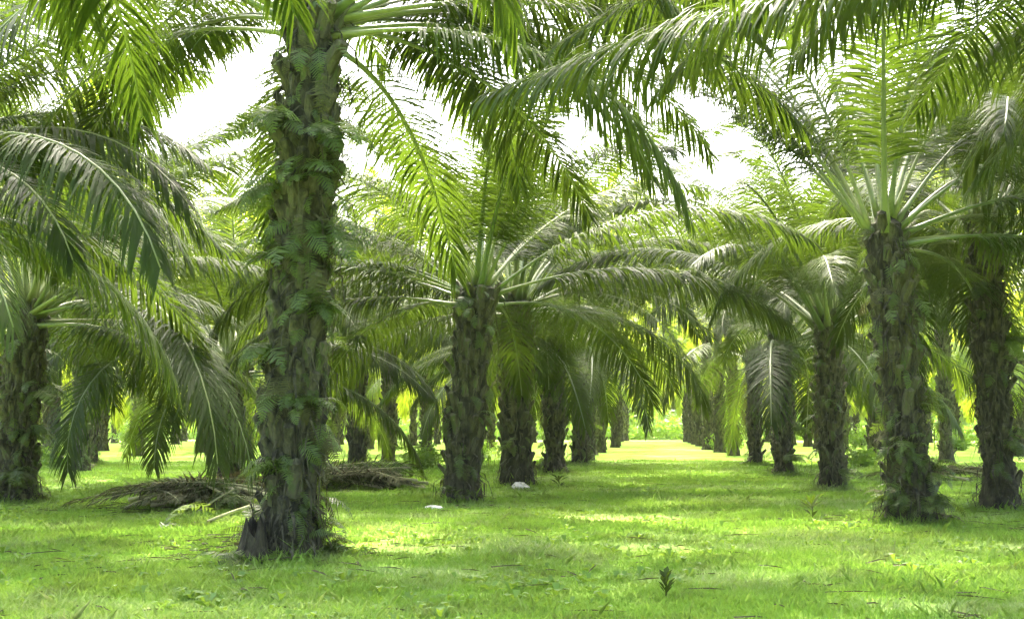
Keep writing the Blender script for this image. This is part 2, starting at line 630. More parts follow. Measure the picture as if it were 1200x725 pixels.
def add_fronds(root, rng, n, h, lean, det, ribs, low=6, special=(), skip=(), scale=1.0, pruned=False):
    top = Vector((lean[0], lean[1], h))
    az = rng.uniform(0, 6.28)
    for i in range(n):
        az += R(137.5)
        u = i / (n - 1)
        a = min(low, int(u ** .65 * (low + .99)))
        azd = math.degrees(az) % 360
        if any(lo <= azd <= hi and a >= amin for lo, hi, amin in skip): continue
        if pruned and 215 <= azd <= 325 and a >= 4: continue
        fk = rng.choice(LIB[det][a])
        z = h + .16 - .55 * u
        rr = .10 + .17 * min(1, u * 2)
        put_frond(root, fk, top + Vector((rr * math.cos(az), rr * math.sin(az), z - h)), az + rng.gauss(0, .06), ribs, rng, scale)
    for k in range(rng.choice((0, 1, 1, 2)) if root.location.y > 34 else 0):
        me, rme = rng.choice(WITHERED)
        a = rng.uniform(-.6, math.pi + .6)
        f = link('frond', me, root, top + Vector((.3 * math.cos(a), .3 * math.sin(a), -.5)), (rng.gauss(0, .1), 0, a))
        f['label'] = 'withered brown frond hanging down'
        link('midrib', rme, f)
    for (azd, e, b, L, kw) in special:
        fk = FrondKind(int(azd * 7 + e), L, e, b, det, **kw)
        a = R(azd)
        put_frond(root, fk, top + Vector((.24 * math.cos(a), .24 * math.sin(a), -.15)), a, ribs, rng, 1.0, exact=True)


def put_frond(root, fk, loc, az, ribs, rng, scale, exact=False):
    rot = (0 if exact else rng.gauss(0, .10), 0 if exact else rng.gauss(0, .07), az)
    f = link('frond', fk.me, root, loc, rot)
    s = scale if exact else scale * rng.uniform(.88, 1.05)
    f.scale = (s, s, s)
    if fk.rme:
        link('midrib', fk.rme, f)


def palm(label, x, y, h, r=.33, lean=(0, 0), n=32, det='high', ribs=True, stubs='joined', special=(), skip=(), seed=0, low=5, flare=.16, group=None, fibres=260, scale=1.0, leafy=110):
    rng = random.Random(seed * 13 + 5)
    root = empty('oil_palm', (x, y, float(gh(x, y))))
    tag(root, label, 'palm', group)
    mb = trunk_core(seed, h, r, lean, flare)
    places = stub_places(rng, h, r, lean, flare)
    if stubs != 'parts':
        for p, th, tilt, s in places:
            v, f = rng.choice(STUBS)
            m4 = Matrix.Translation(p) @ Matrix.Rotation(th, 4, 'Z') @ Matrix.Rotation(tilt, 4, 'Y') @ Matrix.Scale(s, 4)
            mb.add([m4 @ Vector(q) for q in v], f, 1)
    fibre_geometry(mb, rng, h, r, lean, flare, fibres)
    t = link('trunk', mb.mesh('trunk', [M['bark'], M['stub']], smooth=False), root)
    if leafy:
        g = link('fern_growth', growth(rng, h, r, lean, flare, leafy), t)
        g['kind'] = 'stuff'
    if stubs == 'parts':
        for p, th, tilt, s in places:
            o = link('leaf_base', rng.choice(STUB_ME), t, p, (0, tilt, th))
            o.scale = (s, s, s)
    add_fronds(root, rng, n, h, lean, det, ribs, low, special, skip, scale, y < 36)
    return root


# ------------------------------------------------------------------ the near palms
def P(px, py, label, h, **kw):
    x, y = at(px, py)
    return palm(label, x, y, h, **kw)


NEAR = []
def near(*a, **k):
    o = P(*a, **k)
    NEAR.append((o.location.x, o.location.y))
    return o


G1 = 'oil palms along the left side of the grass avenue'
G2 = 'oil palms along the right side of the grass avenue'
G3 = 'oil palms of the second row left of the avenue'
G5 = 'oil palms standing deeper in the plantation'
near(339, 655, 'nearest oil palm, its ferny trunk rising to the top edge beside a dark stump', 6.9, r=.35, lean=(.18, .1),
     n=30, stubs='parts', seed=1, low=5, group=G1, fibres=700, leafy=620, skip=((200, 350, 2),),
     special=((-27, 24, 80, 5.3, {'droop': 1.7, 'leaf_len': 1.15}), (222, 16, 95, 4.8, {}), (75, 30, 80, 5.4, {}), (12, 14, 62, 6.6, {'droop': 2.6}), (38, 20, 70, 6.8, {'droop': 2.4}), (58, 8, 60, 6.4, {'droop': 2.4}), (48, 34, 56, 7.2, {'droop': 2.4}), (66, 30, 52, 7.2, {'droop': 2.4}), (28, 30, 58, 7.2, {'droop': 2.4}), (57, 22, 50, 7.4, {'droop': 2.6}), (112, 10, 62, 6.4, {'droop': 2.4}), (135, 24, 70, 6.6, {'droop': 2.2}), (150, 20, 80, 5.2, {})))
near(540, 590, 'stout central oil palm with a wide fan crown, flat pale stone at its foot', 4.5, r=.40, lean=(.35, 0), stubs='parts',
     n=32, seed=2, group=G1, skip=((320, 360, 2), (0, 35, 2)), flare=.2,
     special=((-8, 38, 72, 7.2, {'droop': 2.6, 'leaf_len': 1.2}), (10, 20, 60, 6.8, {'droop': 2.6, 'leaf_len': 1.2}), (203, 20, 40, 4.3, {'droop': .7}), (150, 30, 70, 6.0, {'droop': 2}), (176, 44, 60, 5.4, {})))
near(605, 572, 'oil palm with a round white stone at its foot, right behind the stout central palm', 4.9, r=.41, n=38, seed=3, group=G1, scale=1.1,
     skip=((300, 350, 3),), special=((-22, 18, 72, 5.8, {'droop': 1.0}), (-34, 14, 88, 6.4, {'droop': .9}), (15, 56, 46, 7.6, {}), (-8, 60, 50, 7.6, {})), flare=.2)
near(650, 556, 'third oil palm beyond the nearest on the left edge of the avenue', 4.4, r=.36, skip=((300, 360, 3), (0, 62, 3)), special=((5, 58, 45, 7.6, {}), (24, 64, 42, 8.0, {}), (-15, 50, 45, 7.6, {})), n=38, seed=4, group=G1, scale=1.1, flare=.2)
near(680, 545, 'slim dark oil palm fourth beyond the nearest on the left edge of the avenue', 4.9, n=44, seed=5, group=G1, scale=1.2, skip=((300, 360, 3), (0, 62, 3)))
near(1070, 615, 'oil palm at right with upright pale fronds and thick ferns round its foot', 4.95, r=.33, flare=.24, lean=(-.32, 0), stubs='parts',
     n=42, seed=6, group=G2, skip=((80, 335, 2), (115, 282, 1)), special=((158, 68, 35, 6.8, {}), (128, 58, 45, 6.8, {'droop': 2}), (190, 74, 34, 6.4, {}), (150, 54, 48, 7.2, {}), (184, 60, 44, 7.0, {}), (262, 70, 50, 5.6, {}), (30, 20, 70, 6.0, {}), (142, 64, 40, 7.8, {'droop': 2.4, 'leaf_len': 1.3}), (164, 57, 38, 7.8, {'droop': 2.4, 'leaf_len': 1.3}), (60, 62, 55, 7.2, {'droop': 2}), (95, 58, 55, 7.2, {'droop': 2})), fibres=520, leafy=380)
near(975, 577, 'oil palm on the right edge of the avenue whose fronds open in a clear fan', 4.3, r=.31, n=28, seed=7, low=3, group=G2, scale=1.05)
near(918, 558, 'oil palm with pale dry shreds hanging down its trunk, right of the avenue', 4.5, r=.3, n=42, seed=8, group=G2, scale=1.2, skip=((118, 240, 3),), special=((150, 62, 40, 8.0, {}), (100, 70, 40, 8.2, {}), (60, 60, 50, 8.0, {}), (172, 55, 40, 7.6, {})))
near(885, 545, 'thin oil palm next behind the one with pale shreds, right of the avenue', 4.6, r=.28, n=44, seed=9, group=G2, scale=1.2, skip=((118, 240, 3),))
near(1172, 602, 'thick dark oil palm at the right edge of the picture', 5.3, r=.28, lean=(-.1, 0), n=40, seed=10, flare=.2, skip=((140, 240, 2),), group=G5, fibres=420, leafy=260)
near(18, 590, 'leafy old oil palm at the left edge of the picture with ferns down its trunk', 4.1, r=.38, lean=(.1, 0), n=38, seed=11, group=G3,
     special=((-36, 18, 100, 8.7, {'droop': 1.5, 'leaf_len': 1.3}), (-25, 8, 84, 7.8, {'droop': 1.6, 'leaf_len': 1.15}), (-26, 22, 118, 7.0, {'leaf_len': 1.1}), (80, 70, 42, 7.8, {}), (38, 64, 46, 7.8, {'droop': 2}), (8, 60, 50, 7.6, {'droop': 2}), (120, 70, 40, 8.0, {}), (-14, 52, 60, 7.2, {'droop': 2}), (60, 52, 60, 7.6, {'droop': 2})), fibres=450, leafy=380)
near(268, 569, 'oil palm with low hanging fronds behind the heap of cut fronds', 3.3, r=.31, n=36, seed=12, group=G3,
     special=((228, 32, 128, 7.6, {'droop': 1.6, 'leaf_len': 1.35}), (246, 24, 125, 7.2, {'droop': 1.6, 'leaf_len': 1.3}), (212, 30, 120, 7.2, {'leaf_len': 1.2}), (110, 74, 42, 8.2, {}), (140, 76, 36, 8.6, {}), (60, 74, 36, 8.6, {}), (185, 60, 52, 8.0, {'droop': 2}), (5, 60, 50, 8.0, {'droop': 2}), (165, 68, 50, 8.4, {}), (25, 70, 50, 8.2, {}), (60, 60, 60, 8, {}), (205, 10, 95, 5.6, {}), (262, 4, 95, 5.0, {})))
near(418, 547, 'oil palm standing beyond the long low heap of dead fronds', 4.9, r=.34, low=4, n=36, seed=13, group=G3, scale=1.2)
near(500, 534, 'thin oil palm seen between the row of the heaps and the stout central palm', 4.4, r=.34, low=4, n=32, seed=14, det='mid', group=G3)
near(105, 545, 'shadowy oil palm on the far left beyond the sunny strip of grass', 4.4, r=.34, low=4, n=28, seed=15, group=G5)
# two palms just outside the picture whose fronds reach into it
def offframe(label, x, y, h, **k):
    NEAR.append((x, y))
    return palm(label, x, y, h, **k)


offframe('oil palm outside the left edge whose broad fronds arch into the picture', -12.2, 16.8, 5.0, n=38, seed=16, stubs='joined', group=G3,
         special=((5, 30, 95, 5.9, {}), (-20, 24, 90, 5.4, {}), (30, 40, 95, 5.8, {}), (40, 55, 58, 7.5, {'droop': 2}), (62, 62, 50, 7.6, {'droop': 2}), (15, 54, 60, 7.4, {'droop': 2}), (82, 66, 46, 7.6, {'droop': 2}), (28, 66, 50, 7.6, {'droop': 2})))
offframe('oil palm outside the right edge whose dark fronds hang over the top corner', 4.6, 11.2, 6.2, n=40, seed=17, group=G2, low=5,
         skip=((85, 262, 1),), special=((166, -2, 15, 6.4, {'droop': 3.0, 'leaf_len': 1.1}), (120, 24, 52, 5.8, {'droop': 2.8}), (142, 26, 50, 6.2, {'droop': 2.8}), (104, 14, 45, 5.2, {'droop': 2.8}), (154, 14, 34, 6.2, {'droop': 2.8}), (86, 26, 80, 5.6, {'droop': 1.8}), (112, 36, 50, 6.2, {'droop': 2.6}), (95, 40, 60, 6.4, {'droop': 2.6}), (128, 38, 48, 6.6, {'droop': 2.6}), (75, 34, 70, 6.4, {'droop': 2.4}), (140, 30, 50, 7.2, {'droop': 2.4}), (132, 22, 54, 7.0, {'droop': 2.4}), (118, 26, 44, 6.0, {'droop': 2.6}), (106, 30, 40, 5.4, {'droop': 2.6}), (122, 44, 46, 6.8, {'droop': 2.4})))

offframe('oil palm close to the viewer outside the left edge whose fronds hang over the top', -4.4, 5.2, 6.4, n=34, seed=18, group=G1, low=4,
         special=((80, 25, 80, 6.2, {}), (55, 22, 85, 6.0, {}), (100, 26, 82, 6.2, {}), (97, 14, 66, 7.0, {'droop': 2.2}), (104, 20, 62, 7.2, {'droop': 2.2})))

offframe('oil palm outside the right edge behind the dark fronds, a little farther off', 10.2, 16.6, 6.2, n=38, seed=19, group=G5,
         special=((172, 30, 75, 6.8, {'droop': 2.4}), (150, 26, 80, 6.6, {'droop': 2.4}), (188, 34, 80, 6.6, {'droop': 2.4}), (165, 48, 70, 7.0, {'droop': 2.2})))

# ------------------------------------------------------------------ the rest of the plantation: triangular 9 m planting
ROWS = {-3.4: 'left avenue row', 3.9: 'right avenue row', -12.6: 'second row left of the avenue', 12.0: 'second row right of the avenue',
        -20.6: 'third row left', 20.0: 'third row right', -28.6: 'fourth row left', 28.0: 'fourth row right', -36.6: 'fifth row left',
        36.0: 'fifth row right', -44.6: 'sixth row left', 44.0: 'sixth row right', -52.6: 'seventh row left', 52.0: 'seventh row right'}
ORD = ['first', 'second', 'third', 'fourth', 'fifth', 'sixth', 'seventh', 'eighth', 'ninth', 'tenth', 'eleventh', 'twelfth', 'thirteenth',
       'fourteenth', 'fifteenth', 'sixteenth', 'seventeenth']


def far_variant(seed, h):
    rng = random.Random(seed)
    t = trunk_core(seed, h, .33, (0, 0), .16, 12)
    for p, th, tilt, s in stub_places(rng, h, .33, (0, 0), .16, gap=.6):
        v, f = rng.choice(STUBS)
        m4 = Matrix.Translation(p) @ Matrix.Rotation(th, 4, 'Z') @ Matrix.Rotation(tilt, 4, 'Y') @ Matrix.Scale(s * 1.2, 4)
        t.add([m4 @ Vector(q) for q in v], f, 1)
    fibre_geometry(t, rng, h, .33, (0, 0), .16, 60)
    crown = MB()
    az = rng.uniform(0, 6)
    for i in range(26):
        az += R(137.5)
        u = i / 25
        e, b, L = AGES[min(6, int(u ** .85 * 6.99))]
        fr = FrondKind(seed * 50 + i, L * rng.uniform(.9, 1.05), e + rng.uniform(-6, 6), b + rng.uniform(-10, 12), 'low')
        m4 = Matrix.Translation((.2 * math.cos(az), .2 * math.sin(az), h + .16 - .5 * u)) @ Matrix.Rotation(az, 4, 'Z')
        crown.add([m4 @ Vector(q) for q in fr.leaf.v], fr.leaf.f, 0)
        rb = MB(); 
        crown.add([m4 @ Vector(q) for q in fr.rib.v], fr.rib.f, 1)
        bpy.data.meshes.remove(fr.me)
    return (t.mesh('trunk', [M['bark'], M['stub']], smooth=False), crown.mesh('crown', [M['leaflet_far_lit'], M['midrib']], smooth=False))


FAR = [far_variant(900 + k, hh) for k, hh in enumerate((5.2, 6.8, 8.6, 10.4))]
rp = random.Random(21)
sd = 300
for ri, (rx, rname) in enumerate(ROWS.items()):
    off = 0 if ri % 4 in (0, 1) else 4.6
    count = 0
    for k in range(0, 17):
        y = 15 + off + 9.2 * k + rp.uniform(-.6, .6)
        x = rx + rp.uniform(-.5, .5) - max(0, y - 55) * .012
        if y > (152 if ri < 2 else 138): continue
        if any((x - a) ** 2 + (y - b) ** 2 < 6.2 ** 2 for a, b in NEAR): continue
        if ri == 0 and y < 58: continue
        if ri == 1 and y < 62: continue
        # inside the view (6 m of frond to spare)
        cx = x * math.cos(YAW) + y * math.sin(YAW)
        cy = -x * math.sin(YAW) + y * math.cos(YAW)
        if abs(cx) > cy * 600 / F_PX + 5.5 or cy < 14: continue
        sd += 1
        rs = random.Random(sd)
        if y < 64:
            palm(f'leafy oil palm, {ORD[count]} from the front in the {rname}', x, y, rs.uniform(5.8, 8.0) + (1.6 if y > 36 else 0), r=.31, n=27, low=4, scale=1.08,
                 det='high' if y < 42 else 'mid', seed=sd, group=f'oil palms of the {rname}', fibres=80)
        else:
            tm, cm = rs.choice(FAR if ri > 1 else FAR[1:])
            root = empty('oil_palm', (x, y, float(gh(x, y))), rs.uniform(0, 6.28))
            s = rs.uniform(.92, 1.08)
            root.scale = (s, s, s)
            tag(root, f'small far oil palm, {ORD[count]} from the front in the {rname}', 'palm', f'oil palms of the {rname}')
            link('trunk', tm, root)
            link('crown', cm, root)
        count += 1


# ------------------------------------------------------------------ far wood closing the view
def far_wood():
    rs = np.random.RandomState(5)
    n = 110000
    x = rs.uniform(-130, 110, n)
    y = rs.uniform(164, 188, n)
    top = 11 + 5 * vnoise(x, y * .2, 7.0, 8) + 2 * vnoise(x, y, 2.5, 9)
    z = top * rs.rand(n) ** .7
    c = np.stack([x, y, z], 1)
    a = rs.normal(size=(n, 3)); a /= np.linalg.norm(a, axis=1)[:, None]
    b = np.cross(a, rs.normal(size=(n, 3))); b /= np.linalg.norm(b, axis=1)[:, None]
    ln = rs.uniform(.6, 1.4, (n, 1)); wd = rs.uniform(.15, .4, (n, 1))
    v = np.stack([c - a * ln, c + b * wd, c + a * ln, c - b * wd], 1).reshape(-1, 3)
    f = np.arange(4 * n).reshape(-1, 4)
    me = bpy.data.meshes.new('far_wood')
    me.from_pydata(v.tolist(), [], f.tolist())
    me.materials.append(M['leaflet_far_lit'])
    tag(link('far_wood', me), 'dense green foliage closing the view behind the last palms', 'woodland', kind='stuff')


def undergrowth():
    """waist to head high scrub between the last palms and the wood"""
    rs = np.random.RandomState(15)
    n = 60000
    x = rs.uniform(-110, 90, n)
    y = rs.uniform(150, 162, n)
    top = .5 + 3.6 * vnoise(x, y, 3.0, 18) ** 1.5 + 1.2 * vnoise(x, y, 1.0, 19)
    z = top * rs.rand(n) ** .6 + .05
    c = np.stack([x, y, z], 1)
    a = rs.normal(size=(n, 3)); a /= np.linalg.norm(a, axis=1)[:, None]
    b = np.cross(a, rs.normal(size=(n, 3))); b /= np.linalg.norm(b, axis=1)[:, None]
    ln = rs.uniform(.2, .5, (n, 1)); wd = rs.uniform(.06, .16, (n, 1))
    v = np.stack([c - a * ln, c + b * wd, c + a * ln, c - b * wd], 1).reshape(-1, 3)
    me = bpy.data.meshes.new('undergrowth')
    me.from_pydata(v.tolist(), [], np.arange(4 * n).reshape(-1, 4).tolist())
    me.materials.append(M['shrub'])
    tag(link('undergrowth', me), 'low sunny scrub at the far end of the palm rows', 'scrub', kind='stuff')


far_wood()
undergrowth()


# ------------------------------------------------------------------ ferns
def fern(label, loc, face, group, n=9, s=1.0, seed=0, spread=1.5, upright=0.0):
    rng = random.Random(seed)
    root = empty('fern', loc)
    tag(root, label, 'fern', group)
    for i in range(n):
        a = face + rng.uniform(-spread, spread)
        b = link('blade', rng.choice(BLADES), root, (rng.gauss(0, .03), rng.gauss(0, .03), rng.gauss(0, .05)), (rng.gauss(0, .3), -upright * rng.random(), a))
        k = s * rng.uniform(.7, 1.25)
        b.scale = (k, k, k)
    return root


def trunk_fern(px, base_py, h, r, lean, z, ang, label, group, n=9, s=1.0, seed=0, flare=.16, upright=0.0):
    """a fern rooted between the leaf bases of the palm that stands at (px, base_py)"""
    x, y = at(px, base_py)
    c = trunk_axis(h, lean)(z)
    rr = trunk_radius(z, h, r, flare) - .02
    a = R(ang)
    return fern(label, (x + c.x + rr * math.cos(a), y + c.y + rr * math.sin(a), z), a, group, n, s, seed, 1.4, upright)


fg = 'ferns growing on the nearest trunk'
for k, (z, ang, s, lab) in enumerate([
        (1.1, 250, .8, 'low fern on the nearest trunk just above the dark stump'),
        (1.9, 285, .8, 'small fern low on the front of the nearest trunk'),
        (2.5, 215, .9, 'fern on the left flank of the nearest trunk below its middle'),
        (3.0, 320, 1.0, 'fern spreading right from the middle of the nearest trunk'),
        (3.7, 240, 1.0, 'bushy fern on the front of the nearest trunk above its middle'),
        (4.0, 340, 1.1, 'pale fern reaching right from the upper nearest trunk'),
        (4.5, 200, 1.1, 'fern reaching left from the upper nearest trunk'),
        (4.7, 280, 1.0, 'fern high on the front of the nearest trunk'),
        (5.2, 320, 1.2, 'fern under the crown of the nearest trunk on its right'),
        (5.4, 225, 1.2, 'fern under the crown of the nearest trunk on its left')]):
    trunk_fern(339, 655, 6.9, .35, (.18, .1), z, ang, lab, fg, 10, s, 40 + k)
fg = 'ferns round the foot of the palm at right'
for k, (z, ang, s, lab) in enumerate([
        (.30, 340, .9, 'dark upright fern sprouting right of the foot of the palm at right'),
        (.35, 290, .9, 'fern on the front foot of the palm at right'),
        (.40, 220, .9, 'fern on the left foot of the palm at right'),
        (.9, 320, .8, 'fern knee high on the right flank of the palm at right'),
        (1.3, 260, .7, 'fern waist high on the front of the palm at right'),
        (1.9, 340, .8, 'pale fern halfway up the right flank of the palm at right')]):
    trunk_fern(1070, 615, 4.95, .32, (-.32, 0), z, ang, lab, fg, 11, s, 60 + k, upright=.5)
fg = 'ferns growing on the left edge palm'
for k, (z, ang, s, lab) in enumerate([
        (.6, 300, 1.0, 'fern low on the trunk of the palm at the left picture edge'),
        (1.5, 330, 1.1, 'fern halfway up the trunk of the palm at the left picture edge'),
        (2.3, 345, 1.3, 'bushy fern high on the trunk of the palm at the left picture edge')]):
    trunk_fern(18, 590, 4.4, .38, (.1, 0), z, ang, lab, fg, 11, s, 80 + k)
trunk_fern(1172, 602, 5.3, .28, (-.1, 0), 1.3, 320, 'fern on the thick trunk at the right picture edge', 'ferns on trunks', 9, 1, 90)
trunk_fern(1172, 602, 5.3, .28, (-.1, 0), 3.2, 330, 'upper fern on the thick trunk at the right picture edge', 'ferns on trunks', 9, 1, 91)
trunk_fern(918, 558, 4.5, .3, (0, 0), .6, 320, 'pale fern at the foot of the palm with shreds on its trunk', 'ferns on trunks', 10, 1.1, 92)
trunk_fern(918, 558, 4.5, .3, (0, 0), 1.5, 340, 'pale fern halfway up the palm with shreds on its trunk', 'ferns on trunks', 10, 1.1, 93)
trunk_fern(268, 569, 3.3, .31, (0, 0), .7, 290, 'fern on the low trunk behind the heap of cut fronds', 'ferns on trunks', 10, 1.0, 94)
trunk_fern(540, 590, 4.5, .36, (.35, 0), .25, 290, 'small fern at the foot of the stout central palm', 'ferns on trunks', 8, .6, 95)
trunk_fern(975, 577, 4.3, .31, (0, 0), .5, 320, 'small fern low on the palm with the clear fan crown', 'ferns on trunks', 8, .8, 96)

# ------------------------------------------------------------------ cut fronds lying about
DEAD = []
for k in range(4):
    lf, rb = frond_geometry(random.Random(500 + k), rnd.uniform(3.2, 4.4), R(14), R(28), 52, 3, .05, side=rnd.uniform(-.5, .5), droop=.7, leaf_len=.7)
    # leaflets of a fallen frond rest on the ground
    DEAD.append((lf.mesh('fallen_frond', [M['dead_leaf']], smooth=False), rb.mesh('midrib', [M['dry_stalk']])))


GREEN = []
for me_, _rm in DEAD:
    g_ = me_.copy()
    g_.materials[0] = M['leaflet']
    GREEN.append(g_)


def heap(px, py, n, rx, ry, hz, label, group, seed, base=0.0):
    rng = random.Random(seed)
    x0, y0 = at(px, py)
    for i in range(n):
        me, rm = rng.choice(DEAD)
        u = i / max(1, n - 1)
        a = base + rng.gauss(0, .5) + (math.pi if rng.random() < .5 else 0)
        dx, dy = rng.gauss(0, rx * .5), rng.gauss(0, ry * .5)
        x, y = x0 + dx - 1.2 * math.cos(a), y0 + dy - 1.2 * math.sin(a)
        z = .06 + hz * u * math.exp(-(dx / rx) ** 2)
        green = i % 3 == 2
        if green: me = GREEN[DEAD.index((me, rm))]
        o = link('fallen_frond', me, None, (x, y, float(gh(x, y)) + z), (rng.gauss(0, .15), rng.uniform(-.02, .08), a))
        tag(o, label.replace('dead', 'greenish') if green else label, 'fallen frond', group)
        s = rng.uniform(.55, .85)
        o.scale = (s, s, s)
        link('midrib', rm, o)


heap(243, 595, 26, 1.0, .8, .35, 'dead frond in the tangled heap left of the nearest palm', 'cut fronds heaped left of the nearest palm', 3)
heap(412, 575, 24, 1.0, .8, .38, 'dead frond in the long low heap between the nearest and central palms', 'cut fronds heaped between the nearest and central palms', 4)
heap(1128, 563, 10, 1.2, .8, .3, 'dead frond in the low heap between the two palms at right', 'cut fronds heaped between the right palms', 5)


def stalk(px, py, label, L, az, el, bend, r=.035, mat_='dry_stalk'):
    x, y = at(px, py)
    mb = MB()
    n = 7
    p = Vector((0, 0, .02)); pts = [p.copy()]
    for i in range(n):
        e = R(el) - R(bend) * (i + .5) / n
        p = p + Vector((math.cos(e) * math.cos(R(az)), math.cos(e) * math.sin(R(az)), math.sin(e))) * (L / n)
        pts.append(p.copy())
    mb.tube(pts, [r * (1.25 - .6 * i / n) for i in range(n + 1)], 7, flat=.6)
    return tag(link('frond_stalk', mb.mesh('frond_stalk', [M[mat_]]), None, (x, y, float(gh(x, y)))), label, 'stalk')


stalk(240, 615, 'pale cut frond stalk leaning up against the dark stump', .98, 10, 24, 8, .045)
stalk(231, 602, 'short pale stalk sticking up out of the tangled heap', .8, 20, 38, 10, .03)
# curled pale leaf in front of the heap and green frond over the stump
x, y = at(192, 622)
fern('pale curled fern leaf standing alone before the tangled heap', (x, y, .0), R(55), 'ferns in the grass', 2, 1.3, 5, .3, .9)
x, y = at(299, 640)
fern('green fern arching right over the dark stump', (x, y, .50), R(-20), 'ferns in the grass', 9, 1.0, 6, 1.6)
x, y = at(284, 664)
fern('low fern in front of the dark stump', (x, y, .03), R(230), 'ferns in the grass', 8, .75, 17, 1.6, .6)
x, y = at(275, 600)
fern('pale fern on top of the tangled heap', (x, y, .3), R(240), 'ferns in the grass', 9, 1.1, 7, 2.5)


def stump():
    rng = random.Random(3)
    x, y = at(294, 660)
    mb = MB()
    n, sides = 7, 14
    v, f = [], []
    lob = [rng.uniform(.75, 1.3) for _ in range(sides)]
    top = [rng.uniform(-.22, .12) for _ in range(sides)]
    for i in range(n + 1):
        u = i / n
        for k in range(sides):
            th = 2 * math.pi * k / sides
            z = -.1 + (.62 + top[k]) * u
            rr = (.20 - .07 * u + .12 * math.exp(-max(z, 0) / .10)) * (1 + (lob[k] - 1) * (.4 + .6 * u)) * rng.uniform(.93, 1.07)
            v.append((rr * math.cos(th) + .05 * u, rr * math.sin(th), z))
    for i in range(n):
        for k in range(sides):
            k2 = (k + 1) % sides
            f.append((i * sides + k, i * sides + k2, (i + 1) * sides + k2, (i + 1) * sides + k))
    v.append((0.05, 0, .30))
    for k in range(sides): f.append((n * sides + k, n * sides + (k + 1) % sides, len(v) - 1))
    mb.add(v, f)
    tag(link('tree_stump', mb.mesh('tree_stump', [M['stump']], smooth=False), None, (x, y, float(gh(x, y)))), 'dark rotten stump against the left foot of the nearest palm', 'stump')


stump()


def stone(px, py, label, sx, sy, sz, seed):
    rng = random.Random(seed)
    x, y = at(px, py)
    v, f = [], []
    nr, ns = 7, 12
    for i in range(nr + 1):
        ph = math.pi * i / nr
        for k in range(ns):
            th = 2 * math.pi * k / ns
            q = 1 + rng.uniform(-.13, .13)
            v.append((sx * q * math.sin(ph) * math.cos(th), sy * q * math.sin(ph) * math.sin(th), sz * (.45 + q * math.cos(ph))))
    for i in range(nr):
        for k in range(ns):
            k2 = (k + 1) % ns
            f.append((i * ns + k, i * ns + k2, (i + 1) * ns + k2, (i + 1) * ns + k)[::-1])
    mb = MB(); mb.add(v, f)
    tag(link('stone', mb.mesh('stone', [M['stone']], smooth=False), None, (x, y, float(gh(x, y)))), label, 'stone')


stone(609, 576, 'round white stone in the grass before the second central palm', .24, .2, .15, 1)
stone(507, 597, 'flat pale stone at the left foot of the stout central palm', .20, .14, .055, 2)
stone(293, 570, 'whitish stone lying by the low heap of fronds', .12, .12, .08, 3)


# ------------------------------------------------------------------ weeds one can single out, shrubs of the background
def sprout(px, py, label, h, n, w, seed, spread=.35):
    rng = random.Random(seed)
    x, y = at(px, py)
    mb = MB()
    mb.tube([(0, 0, -.02), (0.01, 0, h * .5), (.0, .01, h * .8)], [.012, .009, .005], 5)
    for k in range(n):
        z = h * rng.uniform(.15, .8)
        a = k * 2.4
        o = Vector((math.cos(a), math.sin(a), 0))
        sdv = Vector((-o.y, o.x, 0))
        ll = h * rng.uniform(.35, .55)
        p = Vector((0, 0, z)); q = p + o * ll * spread + Vector((0, 0, ll * .6)); e = p + o * ll * spread * 2.0 + Vector((0, 0, ll * .85))
        mb.add([p, q + sdv * w, e, q - sdv * w], [(0, 1, 2, 3)])
    return tag(link('weed', mb.mesh('weed', [M['leaflet']], smooth=False), None, (x, y, float(gh(x, y)))), label, 'weed', 'single weeds in the grass')


sprout(780, 700, 'narrow dark upright weed alone in the foreground grass', .27, 14, .03, 1)
sprout(952, 612, 'small dark weed in the grass before the avenue palms at right', .42, 12, .04, 2, .6)
sprout(655, 572, 'small dark weed right of the round white stone', .35, 12, .04, 5, .8)


def shrub_mesh(seed, n=900, rx=1.2, rz=.9):
    rng = np.random.RandomState(seed)
    mb = MB()
    d = rng.normal(size=(n, 3)); d /= np.linalg.norm(d, axis=1)[:, None]
    rr = rng.rand(n) ** .45
    lump = 1 + .35 * np.sin(d[:, 0] * 4 + seed) * np.cos(d[:, 1] * 5) + .2 * np.sin(d[:, 2] * 7 + d[:, 0] * 6)
    c = d * rr[:, None] * lump[:, None] * np.array([rx, rx, rz]) + np.array([0, 0, rz * .75])
    c[:, 2] = np.abs(c[:, 2]) + .03
    for p in c:
        a = Vector(rng.normal(size=3)).normalized()
        b = a.cross(Vector(rng.normal(size=3))).normalized()
        l, w = rng.uniform(.08, .2), rng.uniform(.03, .08)
        p = Vector(p)
        mb.add([p - a * l, p + b * w, p + a * l, p - b * w], [(0, 1, 2, 3)])
    return mb.mesh('foliage', [M['shrub']], smooth=False)


